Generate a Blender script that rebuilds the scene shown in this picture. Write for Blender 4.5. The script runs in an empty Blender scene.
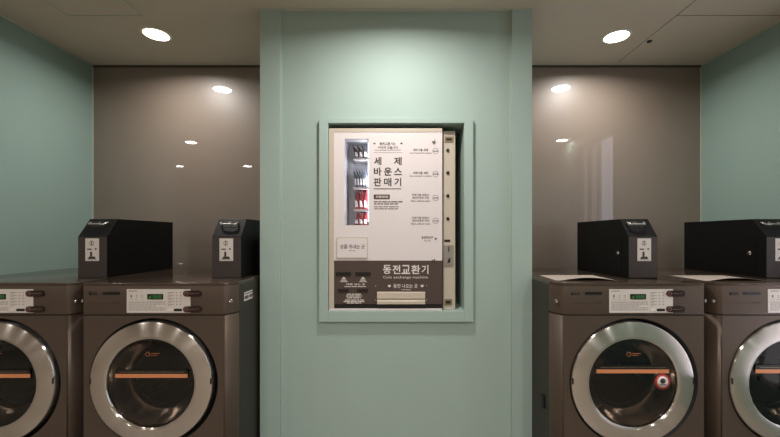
import bpy, bmesh, math, random
from mathutils import Vector, Matrix
random.seed(7)
SC = bpy.context.scene
COL = SC.collection
PI = math.pi

# ------------------------------------------------------------------ camera
F, CX, CY = 370.0, 400.0, 236.0          # focal length in px, vanishing point in px
CAMZ = 1.217
CEIL = CAMZ + 1.1775
BACK = 2.562                              # distance of the back wall
cam = bpy.data.cameras.new('camera'); camo = bpy.data.objects.new('camera', cam); COL.objects.link(camo)
cam.sensor_fit = 'HORIZONTAL'; cam.sensor_width = 36.0; cam.lens = F / 780 * 36
cam.shift_x = -(CX - 390) / 780; cam.shift_y = (CY - 218.5) / 780
cam.clip_start = 0.05
camo.location = (0, 0, CAMZ); camo.rotation_euler = (PI / 2, 0, 0)
SC.camera = camo

# ------------------------------------------------------------------ world, light, exposure
w = bpy.data.worlds.new('world'); SC.world = w; w.use_nodes = True
w.node_tree.nodes['Background'].inputs[0].default_value = (0.9, 0.95, 1.0, 1)
w.node_tree.nodes['Background'].inputs[1].default_value = 0.05
SC.view_settings.view_transform = 'Standard'; SC.view_settings.look = 'None'
SC.view_settings.gamma = 1.0; SC.view_settings.use_curve_mapping = False
SC.view_settings.exposure = 0.0
LAMP_W = 15.6
LAMP_COL = (1.0, 0.955, 0.905)
WINDOW_E = 2.8

# (x, depth, power factor) of the downlights
LAMPS = [(-1.4225, 2.16, 0.60, 'round white ceiling downlight glowing above the left machines'),
         (1.277, 2.183, 0.65, 'round white ceiling downlight glowing above the right machines'),
         (-0.02, 1.40, 0.92, 'round ceiling downlight close in front of the green centre wall'),
         (1.99, 0.586, 0.3, 'round ceiling downlight beside the side window, seen mirrored in the right panel'),
         (-2.62, 0.489, 0.4, 'round ceiling downlight left of the alcove, seen mirrored in the left panel'),
         (-2.57, -1.10, 0.8, 'round ceiling downlight far behind, right one of the faint mirrored pair'),
         (-3.72, -1.10, 0.8, 'round ceiling downlight far behind, left one of the faint mirrored pair'),
         (-1.25, -0.75, 0.8, 'added fill downlight, unseen, behind the viewer at left'),  # from here on: unseen lamps added to fill the room with light
         (0.02, -0.75, 1.1, 'added fill downlight, unseen, straight behind the viewer'),
         (1.25, -0.75, 1.1, 'added fill downlight, unseen, behind the viewer at right'),
         (0.02, -2.3, 1.3, 'added fill downlight, unseen, at the very back of the room')]

# ------------------------------------------------------------------ materials
def lin(c):
    r = []
    for v in c:
        v = v / 255.0
        r.append(v / 12.92 if v <= 0.04045 else ((v + 0.055) / 1.055) ** 2.4)
    return tuple(r) + (1,)

def pmat(name, rgb, rough=0.5, metal=0.0, spec=0.5, coat=0.0, coat_rough=0.05, noise=0.03, scale=60.0, bump=0.0,
         emit=None, estr=0.0, aniso=0.0):
    m = bpy.data.materials.new(name); m.use_nodes = True
    nt = m.node_tree; b = nt.nodes['Principled BSDF']
    c = lin(rgb)
    b.inputs['Roughness'].default_value = rough
    b.inputs['Metallic'].default_value = metal
    b.inputs['Specular IOR Level'].default_value = spec
    b.inputs['Coat Weight'].default_value = coat
    b.inputs['Coat Roughness'].default_value = coat_rough
    tc = nt.nodes.new('ShaderNodeTexCoord')
    nz = nt.nodes.new('ShaderNodeTexNoise'); nz.inputs['Scale'].default_value = scale; nz.inputs['Detail'].default_value = 3
    nt.links.new(tc.outputs['Object'], nz.inputs['Vector'])
    mx = nt.nodes.new('ShaderNodeMix'); mx.data_type = 'RGBA'
    mx.inputs['A'].default_value = tuple(v * (1 - noise) for v in c[:3]) + (1,)
    mx.inputs['B'].default_value = tuple(min(1, v * (1 + noise)) for v in c[:3]) + (1,)
    nt.links.new(nz.outputs['Fac'], mx.inputs['Factor'])
    nt.links.new(mx.outputs['Result'], b.inputs['Base Color'])
    if bump:
        bp = nt.nodes.new('ShaderNodeBump'); bp.inputs['Strength'].default_value = bump; bp.inputs['Distance'].default_value = 0.001
        nt.links.new(nz.outputs['Fac'], bp.inputs['Height']); nt.links.new(bp.outputs['Normal'], b.inputs['Normal'])
    if emit:
        b.inputs['Emission Color'].default_value = lin(emit); b.inputs['Emission Strength'].default_value = estr
    if aniso:
        b.inputs['Anisotropic'].default_value = aniso
        tg = nt.nodes.new('ShaderNodeTangent'); tg.direction_type = 'RADIAL'; tg.axis = 'Y'
        nt.links.new(tg.outputs['Tangent'], b.inputs['Tangent']); b.inputs['Anisotropic Rotation'].default_value = 0.25
    return m

M = {}
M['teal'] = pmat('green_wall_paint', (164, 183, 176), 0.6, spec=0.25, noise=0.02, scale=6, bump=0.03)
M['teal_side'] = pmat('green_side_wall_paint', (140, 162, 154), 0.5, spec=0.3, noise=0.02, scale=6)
M['brown'] = pmat('brown_lacquer_panel', (126, 113, 102), 0.42, spec=0.6, coat=1.0, coat_rough=0.015, noise=0.02, scale=3)
M['ceil'] = pmat('ceiling_paint', (194, 184, 168), 0.8, noise=0.02, scale=8)
M['seam'] = pmat('shadow_gap', (70, 62, 55), 0.8)
M['bead'] = pmat('corner_bead', (176, 186, 172), 0.5)
M['floor'] = pmat('floor_tile', (150, 140, 128), 0.35, noise=0.08, scale=4)
M['room'] = pmat('room_paint', (205, 196, 186), 0.8, noise=0.02, scale=5)
M['body'] = pmat('machine_grey_brown_metal', (94, 80, 70), 0.42, metal=0.5, spec=0.5, noise=0.04, scale=90)
M['side'] = pmat('dark_cabinet_side', (58, 54, 48), 0.5, metal=0.3, spec=0.4)
M['coinfront'] = pmat('coin_box_brown_front', (58, 50, 47), 0.5, noise=0.08, scale=400, bump=0.15)
M['lid'] = pmat('machine_glossy_lid', (90, 76, 66), 0.10, metal=0.5, spec=0.6, noise=0.03)
M['gap'] = pmat('black_rubber', (10, 9, 9), 0.6)
M['ring'] = pmat('brushed_ring', (210, 203, 196), 0.21, metal=1.0, noise=0.04, scale=30, aniso=1.0)
M['chrome'] = pmat('chrome', (215, 210, 205), 0.12, metal=1.0)
M['drum'] = pmat('drum_steel', (62, 56, 52), 0.35, metal=1.0, noise=0.05, scale=20)
M['liner'] = pmat('polished_door_liner', (186, 176, 168), 0.13, metal=1.0, noise=0.05, scale=15, aniso=0.9)
M['orange_dim'] = pmat('orange_print', (170, 104, 70), 0.5)
M['darkplastic'] = pmat('dark_plastic', (26, 22, 20), 0.25, coat=0.5)
M['panel'] = pmat('white_panel_print', (214, 206, 200), 0.45, noise=0.01)
M['ink'] = pmat('grey_ink', (96, 84, 80), 0.6)
M['ink_dark'] = pmat('brown_ink', (52, 40, 36), 0.55)
M['white_ink'] = pmat('white_ink', (228, 220, 214), 0.5)
M['black'] = pmat('black_ink', (14, 12, 12), 0.4)
M['green_led'] = pmat('green_digits', (52, 120, 52), 0.5, emit=(80, 190, 80), estr=0.06)
M['pill'] = pmat('dark_red_brown_plastic', (34, 22, 19), 0.3)
M['pill_ring'] = pmat('pill_ring_print', (140, 92, 80), 0.5)
M['orange'] = pmat('orange_strip', (214, 138, 92), 0.5)
M['red'] = pmat('red_print', (176, 44, 44), 0.5)
M['coinbox'] = pmat('coin_box_black_powder', (11, 10, 10), 0.5, noise=0.08, scale=400, bump=0.15, spec=0.25)
M['paper'] = pmat('paper', (160, 148, 138), 0.8, noise=0.01)
M['vend'] = pmat('vending_pink_white', (224, 215, 215), 0.5, noise=0.01)
M['vframe'] = pmat('vending_beige_metal', (196, 184, 168), 0.45)
M['vbrown'] = pmat('vending_brown_print', (76, 62, 56), 0.45)
M['pocket'] = pmat('white_interior', (232, 232, 238), 0.6)
M['led'] = pmat('led_strip', (240, 244, 255), 0.5, emit=(225, 235, 255), estr=4.0)
M['brass'] = pmat('aged_brass', (140, 126, 100), 0.45, metal=0.6)
M['steel'] = pmat('brushed_steel', (176, 172, 166), 0.35, metal=0.9)
M['pack_dark'] = pmat('packet_dark', (52, 46, 48), 0.35)
M['pack_grey'] = pmat('packet_grey', (84, 88, 96), 0.35)
M['pack_red'] = pmat('packet_red', (120, 26, 34), 0.35)
M['trimwhite'] = pmat('downlight_trim', (225, 218, 205), 0.5)
M['lamp'] = pmat('downlight_lens', (255, 250, 240), 0.4, emit=(255, 247, 235), estr=9.0)
M['pane'] = pmat('daylit_window_pane', (220, 220, 235), 0.2, emit=(222, 222, 240), estr=WINDOW_E)
M['pane_edge'] = pmat('daylit_pane_edge', (230, 230, 235), 0.2, emit=(235, 235, 245), estr=9.0)
M['curtain'] = pmat('curtain_daylight_glow', (170, 166, 166), 0.9, emit=(200, 196, 200), estr=1.3)  # curtain cloth; its emission stands in for daylight shining through
M['winframe'] = pmat('window_frame_grey', (190, 186, 182), 0.5)

def glass_mat(name='tinted_door_glass', tint=(0.80, 0.76, 0.73, 1)):
    m = bpy.data.materials.new(name); m.use_nodes = True
    nt = m.node_tree; nt.nodes.clear()
    out = nt.nodes.new('ShaderNodeOutputMaterial')
    tr = nt.nodes.new('ShaderNodeBsdfTransparent'); tr.inputs[0].default_value = tint
    gl = nt.nodes.new('ShaderNodeBsdfGlossy'); gl.inputs['Roughness'].default_value = 0.02
    gl.inputs[0].default_value = (1, 1, 1, 1)
    fr = nt.nodes.new('ShaderNodeFresnel'); fr.inputs[0].default_value = 1.5
    mx = nt.nodes.new('ShaderNodeMixShader')
    nt.links.new(fr.outputs[0], mx.inputs[0]); nt.links.new(tr.outputs[0], mx.inputs[1]); nt.links.new(gl.outputs[0], mx.inputs[2])
    nt.links.new(mx.outputs[0], out.inputs[0])
    return m
M['glass'] = glass_mat()
M['clear_glass'] = glass_mat('clear_window_glass', (.95, .96, .97, 1))

# ------------------------------------------------------------------ helpers
class MB:
    def __init__(self): self.bm = bmesh.new()
    def box(self, x0, x1, y0, y1, z0, z1, bev=0.0):
        b = bmesh.new(); bmesh.ops.create_cube(b, size=1)
        for v in b.verts:
            v.co = Vector(((x0 + x1) / 2 + v.co.x * (x1 - x0), (y0 + y1) / 2 + v.co.y * (y1 - y0), (z0 + z1) / 2 + v.co.z * (z1 - z0)))
        if bev: bmesh.ops.bevel(b, geom=list(b.edges), offset=bev, segments=2, profile=0.6, affect='EDGES')
        self._merge(b); return self
    def _merge(self, b, mat=None):
        me = bpy.data.meshes.new('tmp'); b.to_mesh(me); b.free()
        if mat: me.transform(mat)
        self.bm.from_mesh(me); bpy.data.meshes.remove(me)
    def prism(self, pts, axis, a0, a1, bev=0.0):
        """pts 2-D outline; axis x: pts=(y,z); y: pts=(x,z); z: pts=(x,y)"""
        b = bmesh.new()
        def mk(p, a):
            return {'x': (a, p[0], p[1]), 'y': (p[0], a, p[1]), 'z': (p[0], p[1], a)}[axis]
        A = [b.verts.new(mk(p, a0)) for p in pts]; B = [b.verts.new(mk(p, a1)) for p in pts]
        n = len(pts)
        b.faces.new(A); b.faces.new(list(reversed(B)))
        for i in range(n): b.faces.new((A[(i + 1) % n], A[i], B[i], B[(i + 1) % n]))
        bmesh.ops.recalc_face_normals(b, faces=list(b.faces))
        if bev: bmesh.ops.bevel(b, geom=list(b.edges), offset=bev, segments=2, profile=0.6, affect='EDGES')
        self._merge(b); return self
    def lathe(self, prof, cx=0, cz=0, n=96, cap_first=False, cap_last=False, axis='y', cy=0, a0=0, a1=2 * PI):
        """prof: list of (r, a) around the axis through (cx, ., cz)"""
        b = bmesh.new(); full = abs(a1 - a0 - 2 * PI) < 1e-6
        k = n if full else n + 1
        rings = []
        for r, a in prof:
            row = []
            for i in range(k):
                t = a0 + (a1 - a0) * i / n
                if axis == 'y': co = (cx + r * math.cos(t), cy + a, cz + r * math.sin(t))
                elif axis == 'z': co = (cx + r * math.cos(t), cy + r * math.sin(t), cz + a)
                else: co = (cx + a, cy + r * math.cos(t), cz + r * math.sin(t))
                row.append(b.verts.new(co))
            rings.append(row)
        for j in range(len(rings) - 1):
            for i in range(n):
                i2 = (i + 1) % k
                b.faces.new((rings[j][i], rings[j][i2], rings[j + 1][i2], rings[j + 1][i]))
        if cap_first: b.faces.new(rings[0])
        if cap_last: b.faces.new(rings[-1])
        bmesh.ops.recalc_face_normals(b, faces=list(b.faces))
        for f in b.faces: f.smooth = True
        self._merge(b); return self
    def disc(self, cx, cz, r, y0, y1, n=32):
        return self.lathe([(r, y0), (r, y1)], cx, cz, n=n, cap_first=True, cap_last=True)
    def tube(self, pts, r, n=10):
        b = bmesh.new(); pts = [Vector(p) for p in pts]; rings = []
        for i, p in enumerate(pts):
            d = (pts[min(i + 1, len(pts) - 1)] - pts[max(i - 1, 0)]).normalized()
            u = d.cross(Vector((0, 0, 1)))
            if u.length < 1e-3: u = d.cross(Vector((0, 1, 0)))
            u.normalize(); v = d.cross(u)
            rings.append([b.verts.new(p + r * (math.cos(2 * PI * k / n) * u + math.sin(2 * PI * k / n) * v)) for k in range(n)])
        for j in range(len(rings) - 1):
            for k in range(n): b.faces.new((rings[j][k], rings[j][(k + 1) % n], rings[j + 1][(k + 1) % n], rings[j + 1][k]))
        b.faces.new(rings[0]); b.faces.new(rings[-1])
        bmesh.ops.recalc_face_normals(b, faces=list(b.faces))
        for f in b.faces: f.smooth = True
        self._merge(b); return self
    def text(self, s, x0, x1, y, z0, z1, depth=0.0006, bold=0.0, keep=False):
        """raised lettering facing -y, fitted into the rectangle x0..x1, z0..z1; its face stands at y"""
        cu = bpy.data.curves.new('tmp', 'FONT'); cu.body = s; cu.resolution_u = 2; cu.offset = bold
        ob = bpy.data.objects.new('tmp', cu); COL.objects.link(ob)
        dg = bpy.context.evaluated_depsgraph_get(); dg.update()
        me = bpy.data.meshes.new_from_object(ob.evaluated_get(dg))
        bpy.data.objects.remove(ob); bpy.data.curves.remove(cu)
        if len(me.vertices) == 0: return self
        xs = [v.co.x for v in me.vertices]; ys = [v.co.y for v in me.vertices]
        sx = (x1 - x0) / (max(xs) - min(xs)); sz = (z1 - z0) / (max(ys) - min(ys)); mx, my = min(xs), min(ys)
        if keep:
            sx = sz = min(sx, sz)
        for v in me.vertices:
            v.co = Vector((x0 + (v.co.x - mx) * sx, y, z0 + (v.co.y - my) * sz))
        self.bm.from_mesh(me); bpy.data.meshes.remove(me); return self
    def quad(self, x0, x1, y, z0, z1):
        v = [self.bm.verts.new(p) for p in ((x0, y, z0), (x1, y, z0), (x1, y, z1), (x0, y, z1))]
        self.bm.faces.new(v); return self
    def build(self, name, mat, parent=None, loc=None, smooth=None):
        me = bpy.data.meshes.new(name); self.bm.to_mesh(me); self.bm.free()
        me.materials.append(M[mat] if isinstance(mat, str) else mat)
        if smooth is not None:
            for p in me.polygons: p.use_smooth = smooth
            if smooth and hasattr(me, 'set_sharp_from_angle'): me.set_sharp_from_angle(angle=math.radians(35))
        o = bpy.data.objects.new(name, me); COL.objects.link(o)
        if parent: o.parent = parent
        if loc: o.location = loc
        return o

def rrect(x0, x1, z0, z1, r, n=5):
    pts = []
    for cx, cz, a in ((x1 - r, z1 - r, 0), (x0 + r, z1 - r, 90), (x0 + r, z0 + r, 180), (x1 - r, z0 + r, 270)):
        for k in range(n + 1):
            t = math.radians(a + 90 * k / n); pts.append((cx + r * math.cos(t), cz + r * math.sin(t)))
    return pts

def tag(o, label, cat, group=None):
    o['label'] = label; o['category'] = cat
    if group: o['group'] = group
    return o
def empty(name, loc):
    o = bpy.data.objects.new(name, None); o.empty_display_size = 0.1; COL.objects.link(o); o.location = loc; return o
def struct(o):
    o['kind'] = 'structure'; return o
def child_of(o, base):
    return [c_ for c_ in o.children if c_.name.split('.')[0] == base][0]
def copy_tree(o, parent=None):
    c = o.copy(); COL.objects.link(c); c.parent = parent
    for ch in list(o.children): copy_tree(ch, c)
    return c

# ------------------------------------------------------------------ room shell
XL, XR = -2.128, 2.085
YF, YP = 1.919, 1.940                      # pilaster face, centre panel face
PL, PR = -140 / 192.8, 132 / 192.8         # outer edges of the centre wall
ROOM_L, ROOM_Y = -5.0, -3.2
struct(MB().box(ROOM_L - .1, XR + .2, ROOM_Y - .1, BACK + .1, -0.1, 0).build('floor', 'floor'))
struct(MB().box(ROOM_L - .1, XR + .2, ROOM_Y - .1, BACK + .1, CEIL, CEIL + .1).build('ceiling', 'ceil'))
struct(MB().box(XL - .1, XR + .1, BACK, BACK + .1, 0, CEIL).build('wall_back', 'brown'))
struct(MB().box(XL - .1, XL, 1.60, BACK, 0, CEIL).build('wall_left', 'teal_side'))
struct(MB().box(ROOM_L, XL - .1, 1.60, 1.70, 0, CEIL).build('wall_corner', 'room'))
struct(MB().box(ROOM_L - .1, ROOM_L, ROOM_Y, 1.70, 0, CEIL).build('wall_far_left', 'room'))
struct(MB().box(ROOM_L, XR, ROOM_Y - .1, ROOM_Y, 0, CEIL).build('wall_front', 'room'))
WY0, WY1, WZ0, WZ1 = 0.80, 1.50, 0.35, 2.25
struct(MB().box(XR, XR + .1, ROOM_Y, WY0, 0, CEIL).box(XR, XR + .1, WY1, BACK, 0, CEIL)
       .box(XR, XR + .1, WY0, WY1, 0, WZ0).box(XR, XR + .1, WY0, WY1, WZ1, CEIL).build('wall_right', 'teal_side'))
win = empty('window_1', (XR + .05, (WY0 + WY1) / 2, WZ0)); struct(win)
def wloc(b): return b
g = MB()
cy0 = (WY0 + WY1) / 2
for a, b_ in ((WY0, WY0 + .03), (.97, 1.0), (1.18, 1.21), (WY1 - .03, WY1)): g.box(-.03, .03, a - cy0, b_ - cy0, 0, WZ1 - WZ0)
g.box(-.03, .03, WY0 - cy0, WY1 - cy0, 0, .03).box(-.03, .03, WY0 - cy0, WY1 - cy0, WZ1 - WZ0 - .03, WZ1 - WZ0).build('window_frame', 'winframe', win)
MB().box(.0, .01, 1.21 - cy0, WY1 - .03 - cy0, .03, WZ1 - WZ0 - .03).build('window_pane', 'pane', win)
MB().box(-.012, -.002, 1.452 - cy0, 1.468 - cy0, .03, WZ1 - WZ0 - .03).build('bright_pane_edge', 'pane_edge', win)
g = MB()
for k in range(8):
    a = WY0 + .03 + k * .044; g.box(0.0 + .008 * (k % 2), .015 + .008 * (k % 2), a - cy0, a + .044 - cy0, .03, WZ1 - WZ0 - .03)
g.build('glowing_curtain', 'curtain', win)  # pleated curtain with the daylight put into its material

# centre wall with the recess for the vending machine
HL, HR, HT, HB = -72 / 193.2, 64.3 / 193.2, CAMZ + 113 / 193.2, CAMZ - 75.2 / 193.2   # hole at frame face
c = MB()
PW = 20 / 192.8
c.box(PL, PL + PW, YF, BACK, 0, CEIL).box(PR - PW, PR, YF, BACK, 0, CEIL)
c.box(PL + PW, HL, YP, BACK, 0, CEIL).box(HR, PR - PW, YP, BACK, 0, CEIL)
c.box(HL, HR, YP, BACK, HT, CEIL).box(HL, HR, YP, BACK, 0, HB)
struct(c.build('wall_centre', 'teal'))
OL, OR_, OT, OB = -81 / 193.2, 73.3 / 193.2, CAMZ + 118.2 / 193.2, CAMZ - 86 / 193.2
YFR = 1.915
f = MB()
f.box(OL, HL, YFR, YP, OB, OT, .002).box(HR, OR_, YFR, YP, OB, OT, .002).box(HL, HR, YFR, YP, HT, OT, .002).box(HL, HR, YFR, YP, OB, HB, .002)
struct(f.build('trim_1', 'teal'))
# slim beads where pilasters and panel meet, corner beads and shadow gaps
struct(MB().box(PL + PW, PL + PW + .004, YP - .004, YP, 0, CEIL - .012).box(PR - PW - .004, PR - PW, YP - .004, YP, 0, CEIL - .012)
       .build('trim_2', 'bead'))
struct(MB().box(XL, XL + .006, BACK - .006, BACK, 0, CEIL - .012).box(XR - .006, XR, BACK - .006, BACK, 0, CEIL - .012).build('trim_3', 'bead'))
struct(MB().box(XL, XL + .012, 1.6, BACK, CEIL - .008, CEIL).box(XR - .012, XR, 0, BACK, CEIL - .008, CEIL).build('trim_4', 'bead'))
struct(MB().box(XL + .006, PL, BACK - .012, BACK, CEIL - .010, CEIL).box(PR, XR - .006, BACK - .012, BACK, CEIL - .010, CEIL).build('trim_5', 'seam'))
struct(MB().box(PL, PR, YF - .004, YF, CEIL - .006, CEIL).build('trim_6', 'bead'))
# ceiling seams and hatch
struct(MB().box(1.476, 1.479, 1.2, BACK - .05, CEIL - .0012, CEIL).box(1.479, XR - .02, 1.974, 1.977, CEIL - .0012, CEIL).build('trim_7', 'ink'))
hx0, hx1, hy0, hy1 = -1.775, -1.374, 1.575, 1.976
ht = empty('ceiling_hatch', ((hx0 + hx1) / 2, (hy0 + hy1) / 2, CEIL))
tag(ht, 'square beige access hatch with a slim frame in the ceiling at upper left', 'hatch')
MB().box(-.192, .192, -.192, .192, -.003, -.0003).build('hatch_panel', 'ceil', ht)
MB().box(-.2005, .2005, -.2005, -.194, -.005, -.0003).box(-.2005, .2005, .194, .2005, -.005, -.0003).box(-.2005, -.194, -.194, .194, -.005, -.0003).box(.194, .2005, -.194, .194, -.005, -.0003).build('hatch_frame', 'bead', ht)
tag(MB().lathe([(.013, -.006), (.014, 0)], n=24, cap_first=True, cap_last=True, axis='z').build('ceiling_sensor', 'gap', loc=(1.506, 2.234, CEIL - .0005)),
    'tiny black round sensor in the ceiling right of the right downlight', 'sensor')

# ------------------------------------------------------------------ downlights
for x, y, pw, lab in LAMPS:
    t = empty('ceiling_downlight', (x, y, CEIL)); tag(t, lab, 'ceiling light', 'round ceiling downlights')
    MB().lathe([(.0665, -.0005), (.0665, -.004), (.074, -.005), (.080, -.0005)], n=48, axis='z').build('trim_ring', 'trimwhite', t)
    MB().lathe([(.0663, -.003), (.0663, -.0006)], n=48, axis='z', cap_first=True, cap_last=True).build('lens', 'lamp', t)
    sp = bpy.data.lights.new('downlight_beam', 'AREA'); sp.shape = 'DISK'; sp.size = .130; sp.energy = LAMP_W * pw; sp.color = LAMP_COL
    sp.spread = math.radians(164)
    so = bpy.data.objects.new('downlight_beam', sp); COL.objects.link(so); so.parent = t; so.location = (0, 0, -.0062)

# ------------------------------------------------------------------ laundry machine (face at local y=0)
FH, TH, CD = .3085, .3435, .067           # half flat front, half width, corner depth
def outline(inset=0.0, depth=.76, n=8):
    fh, th = FH - inset, TH - inset
    pts = [(-th, depth)]; arc = []
    for k in range(n + 1):                  # from the side (k=0) to the flat front (k=n), a soft chamfer
        t = PI / 2 * k / n; u = 1 - k / n
        arc.append(((th - fh) * (.35 * math.cos(t) + .65 * u), inset + CD * (.35 * (1 - math.sin(t)) + .65 * u)))
    pts += [(-fh - a, b) for a, b in arc] + [(fh + a, b) for a, b in reversed(arc)]
    pts.append((th, depth)); return pts
RZ = 0.572; RO, RI = .270, .199
DX = -.008                                 # the door sits a little left in its opening
def machine_body():
    b = bmesh.new(); pts = outline(); z0, z1 = .045, .866
    A = [b.verts.new((p[0], p[1], z0)) for p in pts]; B = [b.verts.new((p[0], p[1], z1)) for p in pts]
    n = len(pts)
    for i in range(n):
        j = (i + 1) % n
        flat = abs(pts[i][1]) < 1e-6 and abs(pts[j][1]) < 1e-6
        if not flat:
            fc = b.faces.new((A[i], A[j], B[j], B[i])); fc.smooth = 0 < pts[i][1] <= CD or 0 < pts[j][1] <= CD
    b.faces.new(A); b.faces.new(list(reversed(B)))
    # front face with the round door opening
    r = .284; angs = [2 * PI * k / 72 for k in range(72)]
    for cx, cz in ((FH, z1), (-FH, z1), (-FH, z0), (FH, z0)): angs.append(math.atan2(cz - RZ, cx) % (2 * PI))
    angs = sorted(set(angs)); ci, ro = [], []
    for t in angs:
        cx, sz = math.cos(t), math.sin(t)
        k = min([v for v in ((FH / abs(cx)) if abs(cx) > 1e-9 else 1e9, ((z1 - RZ) / sz) if sz > 1e-9 else 1e9, ((z0 - RZ) / sz) if sz < -1e-9 else 1e9)])
        ci.append(b.verts.new((r * cx, 0, RZ + r * sz))); ro.append(b.verts.new((k * cx, 0, RZ + k * sz)))
    m = len(angs)
    for i in range(m): b.faces.new((ci[i], ci[(i + 1) % m], ro[(i + 1) % m], ro[i]))
    bmesh.ops.remove_doubles(b, verts=list(b.verts), dist=1e-5)
    bmesh.ops.recalc_face_normals(b, faces=list(b.faces))
    M_ = MB(); M_._merge(b); return M_

def make_machine():
    t = empty('laundry_machine', (0, 0, 0))
    machine_body().build('body', 'body', t)
    MB().prism(outline(.006), 'z', .862, .874).build('seam', 'gap', t)
    fa = MB().prism(outline(), 'z', .871, .997, .0015).build('control_fascia', 'body', t, smooth=True)
    MB().prism(outline(-.0012, .76), 'z', .9965, 1.010, .003).build('lid', 'lid', t, smooth=True)
    for s in (-1, 1): MB().box(min(s * (TH - .0005), s * (TH + .0009)), max(s * (TH - .0005), s * (TH + .0009)), CD + .012, .758, .05, .993).build('side_panel', 'side', t)
    MB().prism(outline(.02, .74), 'z', .015, .05).build('plinth', 'gap', t)
    for sx in (-.28, .28):
        for sy in (.09, .70):
            MB().lathe([(.022, 0), (.022, .006), (.012, .008), (.012, .03)], cx=sx, cy=sy, n=20, axis='z', cap_first=True, cap_last=True).build('foot', 'gap', t)
    MB().prism(rrect(-.29, .29, .075, .20, .008), 'y', -.003, .001).build('kick_panel', 'body', t)
    # locks on the rounded corners
    for s in (-1, 1):
        q = Matrix.Translation((s * .3325, .0205, .927)) @ Matrix.Rotation(s * math.radians(42), 4, 'Z')
        b = MB().lathe([(.008, -.003), (.008, .004)], n=20, cap_first=True, cap_last=True)
        b.bm.transform(q); lk = b.build('lock', 'chrome', fa)
        b = MB().box(-.001, .001, -.0036, -.0029, -.005, .005); b.bm.transform(q); b.build('keyhole', 'black', lk)
    # name plate side
    lg = MB().disc(-.278, .964, .0075, -.0012, 0, 24).text('LG', -.267, -.2475, -.0012, .9575, .9705, bold=.035)
    lg.build('logo', 'black', fa)
    MB().prism(rrect(-.224, -.148, .958, .971, .003), 'y', -.0015, 0).build('badge', 'black', fa)
    MB().quad(-.284, -.150, -.0008, .9192, .9204).quad(-.186, -.150, -.0009, .924, .927).build('printed_line', 'ink_dark', fa)
    # white printed control label
    PX0, PX1 = -.117, .163
    lab = MB().box(PX0, PX1, -.002, 0, .879, .983).build('control_label', 'panel', fa)
    disp = MB().prism(rrect(-.026, .044, .938, .962, .003), 'y', -.0035, -.0015).build('display', 'black', lab)
    MB().text('00:00', -.002, .038, -.0038, .942, .958, bold=.02).prism([(-.022, .943), (-.009, .943), (-.009, .957)], 'y', -.0038, -.0034).build('digits', 'green_led', disp)
    p = MB(); Y = -.0023
    p.quad(-.108, -.070, Y, .9735, .976)
    for k in range(3):
        x = -.097 + k * .024
        p.text('123'[k], x - .003, x + .003, Y, .946, .958); p.quad(x - .008, x + .008, Y, .937, .938)
    rnd = random.Random(3)
    for r_ in range(5):
        z = .925 - r_ * .0085; x = -.108
        while x < (.052 if r_ != 2 else .0):
            l = rnd.uniform(.006, .018); p.quad(x, min(x + l, .054), Y, z, z + .0022); x += l + .0025
    for r_ in range(5):
        z = .968 - r_ * .013
        p.quad(.066, .092, Y, z, z + .0016); p.quad(.066, .080, Y, z - .0045, z - .0032)
        for xx in (.103, .120): p.prism([(xx + .0022 * math.cos(a * PI / 4), z + .0022 * math.sin(a * PI / 4)) for a in range(8)], 'y', Y - .0002, Y)
    p.quad(.0645, .065, Y, .888, .97)
    p.build('label_print', 'ink', lab)
    MB().prism(rrect(.092, .126, .887, .897, .002), 'y', -.0045, -.0015).build('button', 'black', lab)
    MB().prism(rrect(.064, .088, .887, .897, .002), 'y', -.0045, -.0015).build('button', 'white_ink', lab)
    for z in (.964, .895):
        pl = MB().prism(rrect(.133, .213, z - .013, z + .013, .0128, 8), 'y', -.006, -.0015).build('badge', 'pill', fa)
        MB().lathe([(.0055, 0), (.0085, 0), (.0085, .0006), (.0055, .0006)], cx=.147, cz=z, cy=-.0066, n=24).box(.160, .186, -.0066, -.006, z - .0008, z + .0014).box(.190, .202, -.0066, -.006, z + .001, z + .003).build('badge_print', 'pill_ring', pl)
    # door
    MB().lathe([(.285, 0), (.281, .001), (.279, .028), (.215, .032)], cz=RZ, n=96).build('gasket', 'gap', t)
    dr = MB().lathe([(RO - .004, .026), (RO, .022), (RO, -.002), (RO - .003, -.007), (RO - .009, -.009), (RI + .010, -.014), (RI + .003, -.0135), (RI, -.011), (RI, .012)], n=128)
    dring = dr.build('door_ring', 'ring', t, loc=(DX, 0, RZ), smooth=True)
    MB().lathe([(RI + .001, -.0125), (RI - .002, -.0135), (RI - .005, -.011), (RI - .0055, .004)], n=96).build('inner_lip', 'chrome', dring)
    for s in (-1, 1): MB().prism(rrect(s * .264 - .003, s * .264 + .003, -.005, .022, .0028), 'y', -.0095, -.004).build('notch', 'gap', dring)
    MB().lathe([(RI - .004, .006), (RI - .012, .018), (RI - .032, .042), (RI - .050, .060), (RI - .058, .072), (.139, .095)], n=96).build('door_liner', 'liner', t, loc=(DX, 0, RZ), smooth=True)
    gl = MB().lathe([(RI - .004, .0035), (RI - .03, .0015), (.08, -.001), (.0005, -.0015)], cx=DX, cz=RZ, n=96).build('door_glass', 'glass', t)
    # what shows on the glass
    MB().box(DX - .158, DX + .160, -.0045, -.0025, RZ + .022, RZ + .039).build('warning_strip', 'orange', gl)
    MB().box(DX - .158, DX + .160, -.0045, -.0025, RZ + .039, RZ + .058).build('caution_strip', 'black', gl)
    p = MB(); x = DX - .14
    while x < .13:
        l = rnd.uniform(.005, .012); p.quad(x, x + l, -.0048, RZ + .046, RZ + .049); x += l + .004
    p.build('strip_print', 'brass', gl)
    p = MB(); p.lathe([(.007, 0), (.010, 0), (.010, .0004), (.007, .0004)], cx=-.024, cz=RZ + .125, cy=-.0032, n=24)
    p.quad(-.010, .028, -.0032, RZ + .127, RZ + .130).quad(-.010, .018, -.0032, RZ + .119, RZ + .1215)
    p.build('glass_print', 'orange_dim', gl)
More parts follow.
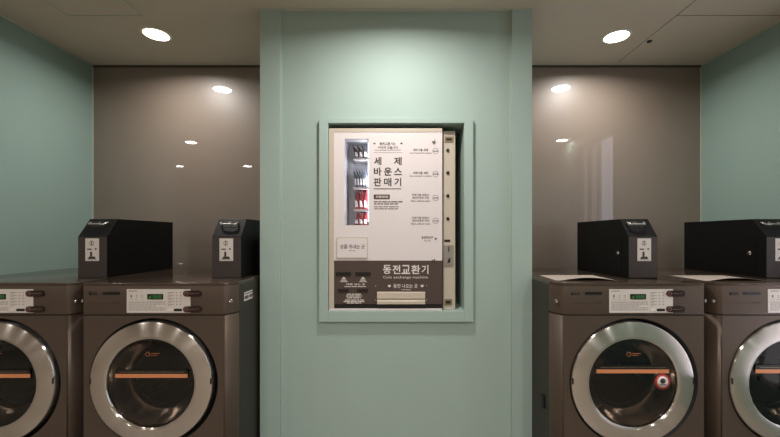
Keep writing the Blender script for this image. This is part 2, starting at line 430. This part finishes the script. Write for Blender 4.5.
    # slotted rim and drum behind the glass
    rim = MB().lathe([(.139, .0955), (.15, .12), (.20, .13), (.27, .13)], cz=RZ, n=96).build('drum_rim', 'drum', t)
    dm = MB().lathe([(.268, .13), (.27, .15), (.27, .60), (.24, .63), (.0, .64)][:4] + [(.001, .64)], cz=RZ, n=64)
    dob = dm.build('drum', 'drum', t)
    for k in range(3):
        a = PI / 2 + k * 2 * PI / 3 + .3
        b = MB().prism([(.20, -.02), (.268, -.05), (.268, .05), (.20, .02)], 'y', .17, .58, .006)
        b.bm.transform(Matrix.Rotation(-a, 4, 'Y')); b.bm.transform(Matrix.Translation((0, 0, RZ)))
        b.build('lifter', 'drum', dob)
    return t

m0 = make_machine()
MY = 370 / 227.0
labs = ['dark grey front-loading laundry machine with a round door, at far left beside the green wall',
        'dark grey front-loading laundry machine just left of the green centre wall',
        'dark grey laundry machine right of the centre wall, red round sticker on its glass',
        'dark grey front-loading laundry machine at far right, cut off by the picture edge']
machines = []
for i, x in enumerate((-1.7775, -1.0855, 1.030, 1.7285)):
    o = m0 if i == 0 else copy_tree(m0)
    o.location = (x, MY, 0); tag(o, labs[i], 'washing machine', 'front-loading machines'); machines.append(o)
for o in machines[2:]:                     # the right pair carries its prints slightly higher and further right
    fc = child_of(o, 'control_fascia')
    for ch in fc.children:
        if ch.name.split('.')[0] in ('control_label', 'badge', 'logo', 'printed_line'): ch.location.x += .008
    for ch in child_of(o, 'door_glass').children:
        if ch.name.split('.')[0] in ('warning_strip', 'caution_strip', 'strip_print'): ch.location.z += .02
# stickers that only one machine carries
s2 = MB().disc(.125, RZ + .004, .034, -.0036, -.0015, 40).build('round_sticker', 'red', child_of(machines[2], 'door_glass'))
s2['label'] = 'red and white round sticker'
gl2 = child_of(machines[2], 'door_glass')
MB().lathe([(.0245, 0), (.0245, .0005)], cx=.125, cz=RZ + .004, cy=-.0042, n=40, cap_first=True, cap_last=True).build('sticker_centre', 'white_ink', gl2)
MB().lathe([(.012, 0), (.012, .0004)], cx=.125, cz=RZ + .008, cy=-.0046, n=24, cap_first=True, cap_last=True).quad(.109, .141, -.0046, RZ - .011, RZ - .007).build('sticker_print', 'ink_dark', gl2)
# white label on the side of the machine left of the centre wall (faces +x)
b = MB().box(TH + .0005, TH + .0014, .130, .228, .906, .948).build('side_label', 'panel', machines[1])
MB().box(TH + .0014, TH + .0017, .135, .225, .937, .942).box(TH + .0014, TH + .0017, .135, .18, .914, .93).box(TH + .0014, TH + .0017, .19, .225, .914, .93).build('side_label_print', 'ink', machines[1])
# louvre and hose clip on the open side of the machine right of the centre wall
MB().box(-TH - .010, -TH + .001, .12, .15, .40, .46, .003).build('side_clip', 'gap', machines[2])

# ------------------------------------------------------------------ coin boxes
LIDZ = 1.010
def make_coin_box():
    t = empty('coin_box', (0, 0, 0))
    H1, H2, S, D, Wd = .204, .294, .07, .528, .143
    hw = Wd / 2
    MB().prism([(0, 0), (D, 0), (D, H2), (S, H2), (0, H1)], 'x', -hw, hw, .002).build('case', 'coinbox', t)
    MB().box(-hw + .001, hw - .001, -.0015, .001, .002, H1 - .002, .0006).build('front_cover', 'coinfront', t)
    MB().box(-hw - .0015, -hw + .0005, .055, .347, .013, .204, .0008).build('side_door', 'coinbox', t)
    MB().lathe([(.010, -.004), (.010, .002), (.007, .004)], cx=-hw - .0015, cy=.085, cz=.119, n=24, axis='x', cap_first=True, cap_last=True).build('lock', 'chrome', t)
    # front label
    x0, x1, z0, z1 = -.034, .033, .084, .195
    lb = MB().box(x0, x1, -.003, 0, z0, z1, .0008).build('front_plate', 'panel', t)
    p = MB(); Y = -.0034
    p.lathe([(.0095, 0), (.0115, 0), (.0115, .0003), (.0095, .0003)], cx=-.002, cz=.172, cy=Y, n=28)
    p.quad(-.004, 0, Y - .0002, .160, .184).quad(.014, .022, Y, .139, .147)
    p.quad(-.024, -.002, Y, .139, .145).prism(rrect(-.010, .0, .106, .130, .004), 'y', Y, -.003).prism([(-.022, .094), (.018, .094), (.014, .106), (-.014, .106)], 'y', Y, -.003)
    p.quad(-.026, .024, Y, .090, .0915)
    p.build('plate_print', 'ink_dark', lb)
    # coin slot recess and handle on the sloping top
    n = Vector((0, -(H2 - H1), S)).normalized(); u = Vector((0, S, H2 - H1)).normalized()
    q = Matrix(((1, 0, 0, 0), (0, -n.y, u.y, 0), (0, -n.z, u.z, H1), (0, 0, 0, 1)))   # local y is inward, z is up the slope
    b = MB().prism(rrect(-.050, .036, .058, .098, .012), 'y', -.001, .001); b.bm.transform(q); rc = b.build('slot_recess', 'gap', t)
    pts = []
    for k in range(13):
        a = PI * k / 12; pts.append((-.007 - .042 * math.cos(a), -.004 - .014 * math.sin(a) ** .5, .088 - .022 * min(1, math.sin(a) * 2.2)))
    b = MB().tube(pts, .0042); b.bm.transform(q); b.build('handle', 'steel', t)
    b = MB().box(-.010, -.004, -.004, 0, .070, .092); b.bm.transform(q); b.build('slot', 'steel', rc)
    return t
c0 = make_coin_box()
cl = ['black coin box with sloped front on the far left machine, against the green wall',
      'black coin box with sloped front tucked against the left edge of the green centre wall',
      'black coin box with sloped front and side lock, first right of the green centre wall',
      'black coin box with side lock cut off at the right picture edge']
for i, (xl, y) in enumerate(((-1.586, 1.823), (-.926, 1.823), (1.126, 1.823), (1.805, 1.823))):
    o = c0 if i == 0 else copy_tree(c0)
    o.location = (xl + .0715, y, LIDZ); tag(o, cl[i], 'coin box', 'coin boxes on the machines')
    if i > 1: child_of(o, 'front_plate').location.x += .005

# ------------------------------------------------------------------ paper sheets lying on the right lids
def sheet(x0, y0, seed):
    b = bmesh.new(); nx, ny = 24, 16; W_, D_ = .28, .235; vs = []
    for j in range(ny + 1):
        for i in range(nx + 1):
            u, v = i / nx, j / ny
            lift = .013 * max(0, math.sin(PI * min(1, max(0, (u - .08) / .92)))) * (1 - v) ** 2.0
            vs.append(b.verts.new((u * W_ + .01 * v, v * D_, .0008 + lift)))
    for j in range(ny):
        for i in range(nx):
            a = j * (nx + 1) + i; f_ = b.faces.new((vs[a], vs[a + 1], vs[a + nx + 2], vs[a + nx + 1])); f_.smooth = True
    m_ = MB(); m_._merge(b); o = m_.build('paper_sheet', 'paper', loc=(x0, y0, LIDZ))
    md = o.modifiers.new('thickness', 'SOLIDIFY'); md.thickness = .0006; md.offset = 1
    return o
tag(sheet(.722, 1.712, 0), 'pale paper sheet curling up on the lid of the machine right of the centre wall', 'paper', 'paper sheets on the lids')
tag(sheet(1.40, 1.700, 1), 'pale paper sheet curling up on the lid of the far right machine', 'paper', 'paper sheets on the lids')

# ------------------------------------------------------------------ vending and coin exchange machine in the recess
VY = 1.930                                 # its printed face
VS = F / VY
vm = empty('vending_machine', (-.075, VY, HB))
tag(vm, 'white and brown detergent vending and coin exchange machine set in the green wall', 'vending machine')
V0 = Vector((-.075, VY, HB))
def X(px, s=VS): return (px - CX) / s - V0.x
def Z(py, s=VS): return CAMZ + (CY - py) / s - V0.z
DT, DB_, DL, DR = Z(128.3), Z(309), X(329), X(442.3)
# cabinet behind the door with an open window box at left
wx0, wx1, wz0, wz1 = X(344.6), X(368.6), Z(225.3), Z(138.6)
cab = MB()
cab.box(DL, wx0, .03, .42, 0.001, DT - .006).box(wx1, X(443), .03, .42, 0.001, DT - .006)
cab.box(wx0, wx1, .03, .42, 0.001, wz0).box(wx0, wx1, .03, .42, wz1, DT - .006).box(wx0, wx1, .16, .42, wz0, wz1)
cab.build('cabinet', 'vframe', vm)
# door: frame strips + printed sheet
door = MB().box(DL, X(334), 0, .03, DB_, DT, .001).box(X(334), DR, 0, .03, Z(132), DT, .001).build('door_frame', 'vframe', vm)
pr = MB(); e = .003
pr.box(X(334), wx0, .002, .03, Z(260.6), Z(132)).box(wx1, DR, .002, .03, Z(260.6), Z(132))
pr.box(wx0, wx1, .002, .03, Z(260.6), wz0).box(wx0, wx1, .002, .03, wz1, Z(132))
panel = pr.build('door_panel', 'vend', vm)
band = MB().box(X(334), DR, .001, .03, Z(304), Z(260.6)).build('lower_panel', 'vbrown', vm)
MB().box(X(334), DR, .006, .03, DB_, Z(304)).build('base_gap', 'black', vm)
bp = MB().box(X(329.5), X(442), -.004, .03, .001, Z(308.6)).build('base_plate', 'vend', vm)
MB().box(X(376), X(425), -.0048, -.0038, Z(311.4), Z(310.4)).build('slot_line', 'ink', bp)
# window interior
wi = MB()
wi.box(wx0, wx1, .15, .16, wz0, wz1).box(wx0, wx0 + .002, .03, .15, wz0, wz1).box(wx1 - .002, wx1, .03, .15, wz0, wz1).box(wx0, wx1, .03, .15, wz1 - .002, wz1).box(wx0, wx1, .03, .15, wz0, wz0 + .002)
wi.build('window_interior', 'pocket', vm)
MB().prism(rrect(wx0 - .002, wx1 + .002, wz0 - .002, wz1 + .002, .01), 'y', .0035, .0045).build('window_glass', 'clear_glass', vm)
MB().box(wx1 - .006, wx1 - .003, .034, .042, wz0 + .02, wz1 - .01).build('led_strip', 'led', vm)
la = bpy.data.lights.new('led_light', 'AREA'); la.shape = 'RECTANGLE'; la.size = .42; la.size_y = .006; la.energy = .5; la.color = (.93, .96, 1.0)
lo = bpy.data.objects.new('led_light', la); COL.objects.link(lo); lo.parent = vm; lo.location = (wx1 - .008, .038, (wz0 + wz1) / 2); lo.rotation_euler = (0, math.radians(90), 0)
# white shelves, each with its product packets
rows = [(158.5, 145, 'pack_dark', 3, 'dark'), (187.5, 168, 'pack_grey', 5, 'grey'), (209.3, 190.5, 'pack_red', 3, 'red'), (225, 212.5, 'pack_red', 3, 'red lower')]
pos = ['leftmost', 'second from left', 'third from left', 'fourth from left', 'rightmost']
rown = ['top', 'second', 'third', 'bottom']
for r_, (yb, yt, mt, n, cn) in enumerate(rows):
    s = F / (VY + .05); xa, xb = X(354.5, s), X(369.5, s); zb, zt = Z(yb, s), Z(yt, s)
    if r_ < 3: MB().box(xa - .004, wx1 - .002, .025, .15, zb - .011, zb - .0002, .001).build('shelf', 'vend', vm)
    else: zb = wz0 + .0022
    for k in range(n):
        wpk = (wx1 - .006 - xa) / n
        x0 = xa + k * wpk
        h = zt - zb
        if r_ < 2: pts = [(x0 + .004, zb), (x0 + wpk - .001, zb), (x0 + wpk * .9, zb + h * .45), (x0 + wpk * .1, zb + h * .8), (x0 - wpk * .55, zb + h), (x0 - wpk * .2, zb + h * .6)]
        else: pts = [(x0, zb), (x0 + wpk - .001, zb), (x0 + wpk * .9, zb + h * (.86 + .07 * k)), (x0 + wpk * .55, zb + h), (x0 + wpk * .25, zb + h * .7)]
        o = MB().prism([(p_[0] + V0.x, p_[1] + V0.z) for p_ in pts], 'y', VY + .046, VY + .10, .0012).build('product_packet', mt)
        MB().prism([(x0 + wpk * .15 + V0.x, zb + h * .12 + V0.z), (x0 + wpk * .8 + V0.x, zb + h * .12 + V0.z), (x0 + wpk * .62 + V0.x, zb + h * .42 + V0.z), (x0 + wpk * .12 + V0.x, zb + h * .48 + V0.z)], 'y', VY + .0452, VY + .0462).build('packet_label', 'vend', o)
        cdesc = {0: 'dark silver', 1: 'grey', 2: 'red', 3: 'red'}[r_]
        ps = pos[k] if n == 5 or k < 2 and not (k == n - 1) else ('rightmost' if k == n - 1 else pos[k])
        if n == 3: ps = ['leftmost', 'middle', 'rightmost'][k]
        tag(o, f'{ps} {cdesc} product packet on the {rown[r_]} shelf of the vending machine window', 'packet', f'{cdesc} packets on the {rown[r_]} shelf')
# knobs on the door
for (px, py) in ((433.7, 141.4), (433.5, 259.6)):
    MB().lathe([(.0085, .002), (.0085, -.004), (.006, -.006)], cx=X(px), cz=Z(py), n=24, cap_last=True).build('lock', 'steel', vm)
# pick-up flap
fl = MB().prism(rrect(X(336.3), X(368), Z(258.6), Z(237.2), .008), 'y', -.002, .002).build('flap_frame', 'vframe', panel)
fp = MB().prism(rrect(X(337.3), X(367), Z(257.6), Z(238.2), .007), 'y', -.0035, .001).build('flap', 'vend', panel)
# lettering
T = MB(); ty = .0012
def t_(s, x0, x1, y0, y1, mb, bold=0.012): mb.text(s, X(x0), X(x1), ty, Z(y1), Z(y0), bold=bold)
t_('동전교환기는', 379.5, 395.5, 142.3, 145.2, T); t_('아래에 있습니다', 378, 398, 146.0, 148.8, T)
t_('Coin exchange machine is below', 374.5, 401, 149.4, 150.8, T)
def heart(cx, cy, r, mb, y):
    pts = []
    for k in range(24):
        a = 2 * PI * k / 24
        hx = 16 * math.sin(a) ** 3 / 16; hz = (13 * math.cos(a) - 5 * math.cos(2 * a) - 2 * math.cos(3 * a) - math.cos(4 * a)) / 16
        pts.append((X(cx) + r * hx / VS, Z(cy) + r * hz / VS))
    mb.prism(pts, 'y', y, y + .0004)
heart(374.4, 143.4, 1.1, T, ty); heart(401.5, 143.4, 1.1, T, ty)
x = 374.0
while x < 401: T.quad(X(x), X(x + 1.2), ty, Z(152.8), Z(152.4)); x += 1.9
T.build('notice_lettering', 'ink_dark', panel); T = MB()
for s, x0, x1, y0, y1 in (('세', 374, 381.4, 157, 165.2), ('제', 394, 401.6, 157, 165.2), ('바', 373.8, 381.6, 167.4, 175.6), ('운', 384, 391.8, 167.4, 175.6), ('스', 394.2, 401.8, 167.9, 175.0),
                          ('판', 373.8, 381.4, 177.8, 186.2), ('매', 384, 391.4, 177.8, 186.2), ('기', 394.4, 401.2, 177.8, 186.2)):
    t_(s, x0, x1, y0, y1, T, .022)
T.quad(X(373.6), X(401.4), ty, Z(189.1), Z(188.4))
def lines(mb, x0, x1, y, h, seed, yy=ty, cell=1.3):
    r2 = random.Random(seed); x = x0
    while x < x1 - .5:
        l = min(r2.choice([2, 3, 4, 5]) * cell, x1 - x); mb.quad(X(x), X(x + l), yy, Z(y + h / 2), Z(y - h / 2)); x += l + .7
T.build('title_lettering', 'ink_dark', panel); T = MB()
lines(T, 374, 402.5, 201.8, 1.0, 1); lines(T, 374, 398, 203.9, 1.0, 2); lines(T, 374, 398.5, 206.8, .7, 3); lines(T, 374, 398, 208.8, .7, 4)
T.build('instruction_lettering', 'ink_dark', panel)
def circle(y, T):
    T.lathe([(2.7 / VS, 0), (2.95 / VS, 0), (2.95 / VS, .0003), (2.7 / VS, .0003)], cx=X(435.6), cz=Z(y), cy=ty, n=28)
    t_('500원', 433.2, 438.0, y - .8, y + .8, T, .02)
for y in (151, 174):
    T = MB(); t_('세탁기용 세제', 413, 428, y - 2.4, y + .3, T); t_('Liquid detergent for washing', 409.6, 431.5, y + 1.3, y + 2.8, T)
    circle(y, T); T.build('selection_lettering', 'ink_dark', panel)
for y in (195, 217.9):
    T = MB(); t_('건조기용 바운스', 412, 429.3, y - 1.3, y + 1.2, T); t_('(섬유유연제 시트)', 412.3, 429.1, y + 1.7, y + 4.1, T); t_('Fabric softener sheet', 411, 430.3, y + 5.1, y + 6.6, T)
    circle(y + 2.9, T); T.build('selection_lettering', 'ink_dark', panel)
T = MB(); t_('동전투입구', 421.5, 433.0, 236.2, 238.9, T); t_('Coin slot', 424.2, 430.6, 240.0, 241.4, T)
T.prism([(X(435), Z(240.2)), (X(435), Z(237.4)), (X(437.4), Z(238.8))], 'y', ty, ty + .0004)
T.build('coin_lettering', 'ink_dark', panel)
T2 = MB(); ty = -.0040
t_('상품 꺼내는 곳', 340.2, 364.8, 244.4, 248.8, T2, .01); t_('Pick up', 349, 355.5, 249.8, 251.4, T2); T2.build('flap_lettering', 'ink_dark', panel)
pill = MB().prism(rrect(X(373.7), X(389.8), Z(199.1), Z(194.5), .004), 'y', .0008, .002).build('heading_pill', 'vbrown', panel)
ty = .0004
MB_ = MB(); t_('사용방법', 375.6, 387.9, 195.5, 198.1, MB_, .02); MB_.build('pill_lettering', 'white_ink', panel)
B = MB(); ty = .0002
for s, x0, x1 in (('동', 383, 391.2), ('전', 392.4, 400.4), ('교', 401.5, 410.2), ('환', 411.2, 420.2), ('기', 421.6, 428.4)): t_(s, x0, x1, 265, 274, B, .018)
t_('Coin exchange machine', 383, 428, 275.9, 279.2, B, 0)
B.build('heading_lettering', 'white_ink', band); B = MB()
t_('동전 나오는 곳', 393.4, 417.6, 283.9, 288, B, .012); t_('Coin return', 401.3, 410.5, 288.8, 290.3, B)
heart(389.4, 286, 1.6, B, ty); heart(422.1, 286, 1.6, B, ty); B.build('return_lettering', 'white_ink', band); B = MB()
for cx in (343.8, 363):
    B.prism([(X(cx - 2.2), Z(278.8)), (X(cx + 2.2), Z(278.8)), (X(cx), Z(276.8))], 'y', ty, ty + .0004)
    for k in range(3): B.quad(X(cx - 2.4 - .7 * k), X(cx + 2.4 + .7 * k), ty, Z(280.0 + k), Z(279.5 + k))
t_('지폐 넣는 곳', 346, 365, 283.3, 285.4, B); lines(B, 344.5, 366, 286.6, .7, 9, ty)
B.build('note_lettering', 'white_ink', band); B = MB()
for y, a, b_ in ((294.2, 347, 361), (296, 346, 362), (297.8, 347, 361), (300, 345, 364), (301.6, 343.5, 365), (303, 347, 361)): lines(B, a, b_, y, .9, int(y), ty)
B.build('price_lettering', 'white_ink', band)
for a, b_ in ((336, 350.9), (355.4, 370.8)):
    MB().box(X(a), X(b_), -.003, .002, Z(275.8), Z(272.1), .001).build('note_slot', 'black', band)
for a, b_ in ((337.8, 349), (357, 368.2)):
    MB().box(X(a), X(b_), -.002, .002, Z(292.4), Z(288.8)).build('price_display', 'pill', band)
for px, py in ((375.6, 286), (426.5, 286), (375.5, 300), (426.6, 300)):
    MB().disc(X(px), Z(py), .0035, -.002, .002, 16).build('screw', 'steel', band)
tray = MB().prism([(.001, Z(291.7)), (-.010, Z(292.5)), (-.012, Z(298)), (-.006, Z(299.5)), (-.012, Z(301)), (-.012, Z(303.8)), (.001, Z(304))], 'x', X(377.2), X(425)).build('coin_tray', 'vframe', band)
# selector strip at right, set a little deeper
SY = .030; s_ = F / (VY + SY)
sx0, sx1 = X(443.2, s_), X(455.2, s_)
st = MB().box(sx0 + .0005, sx1, SY, .40, .001, Z(131, s_), .001).build('selector_strip', 'vframe', vm)
MB().box(X(444.8, s_), X(453.4, s_), SY - .002, SY + .001, Z(142.8, s_), Z(136.6, s_)).build('name_plate', 'brass', st)
MB().quad(X(446.3, s_), X(451.7, s_), SY - .0026, Z(140.6, s_), Z(138.4, s_)).build('name_plate_print', 'black', st)
for y in (150.2, 172.8, 195.8, 218.6):
    MB().lathe([(.0085, .001), (.0085, -.003), (.0065, -.007)], cx=X(447.8, s_), cz=Z(y, s_), cy=SY, n=24, cap_last=True).build('select_button', 'gap', st)
MB().box(X(444.4, s_), X(450.2, s_), SY - .002, SY + .001, Z(241.9, s_), Z(239.6, s_)).build('sold_out_lamp', 'pill', st)
cp = MB().box(X(444, s_), X(453.2, s_), SY - .005, SY + .001, Z(266, s_), Z(245, s_), .001).build('coin_plate', 'steel', st)
MB().box(X(448.2, s_), X(449.2, s_), SY - .0062, SY - .0048, Z(251.5, s_), Z(246.5, s_)).prism([(X(447.2, s_), Z(263, s_)), (X(448.6, s_), Z(258.2, s_)), (X(450.2, s_), Z(258, s_)), (X(449.9, s_), Z(262, s_))], 'y', SY - .0115, SY - .0048).build('reject_lever', 'black', st)
MB().box(X(444.6, s_), X(452, s_), SY - .003, SY + .001, Z(305.2, s_), Z(299, s_), .0008).build('return_flap', 'brass', st)
MB().quad(X(446, s_), X(450.4, s_), SY - .0036, Z(303.4, s_), Z(300.8, s_)).build('return_slot', 'black', st)
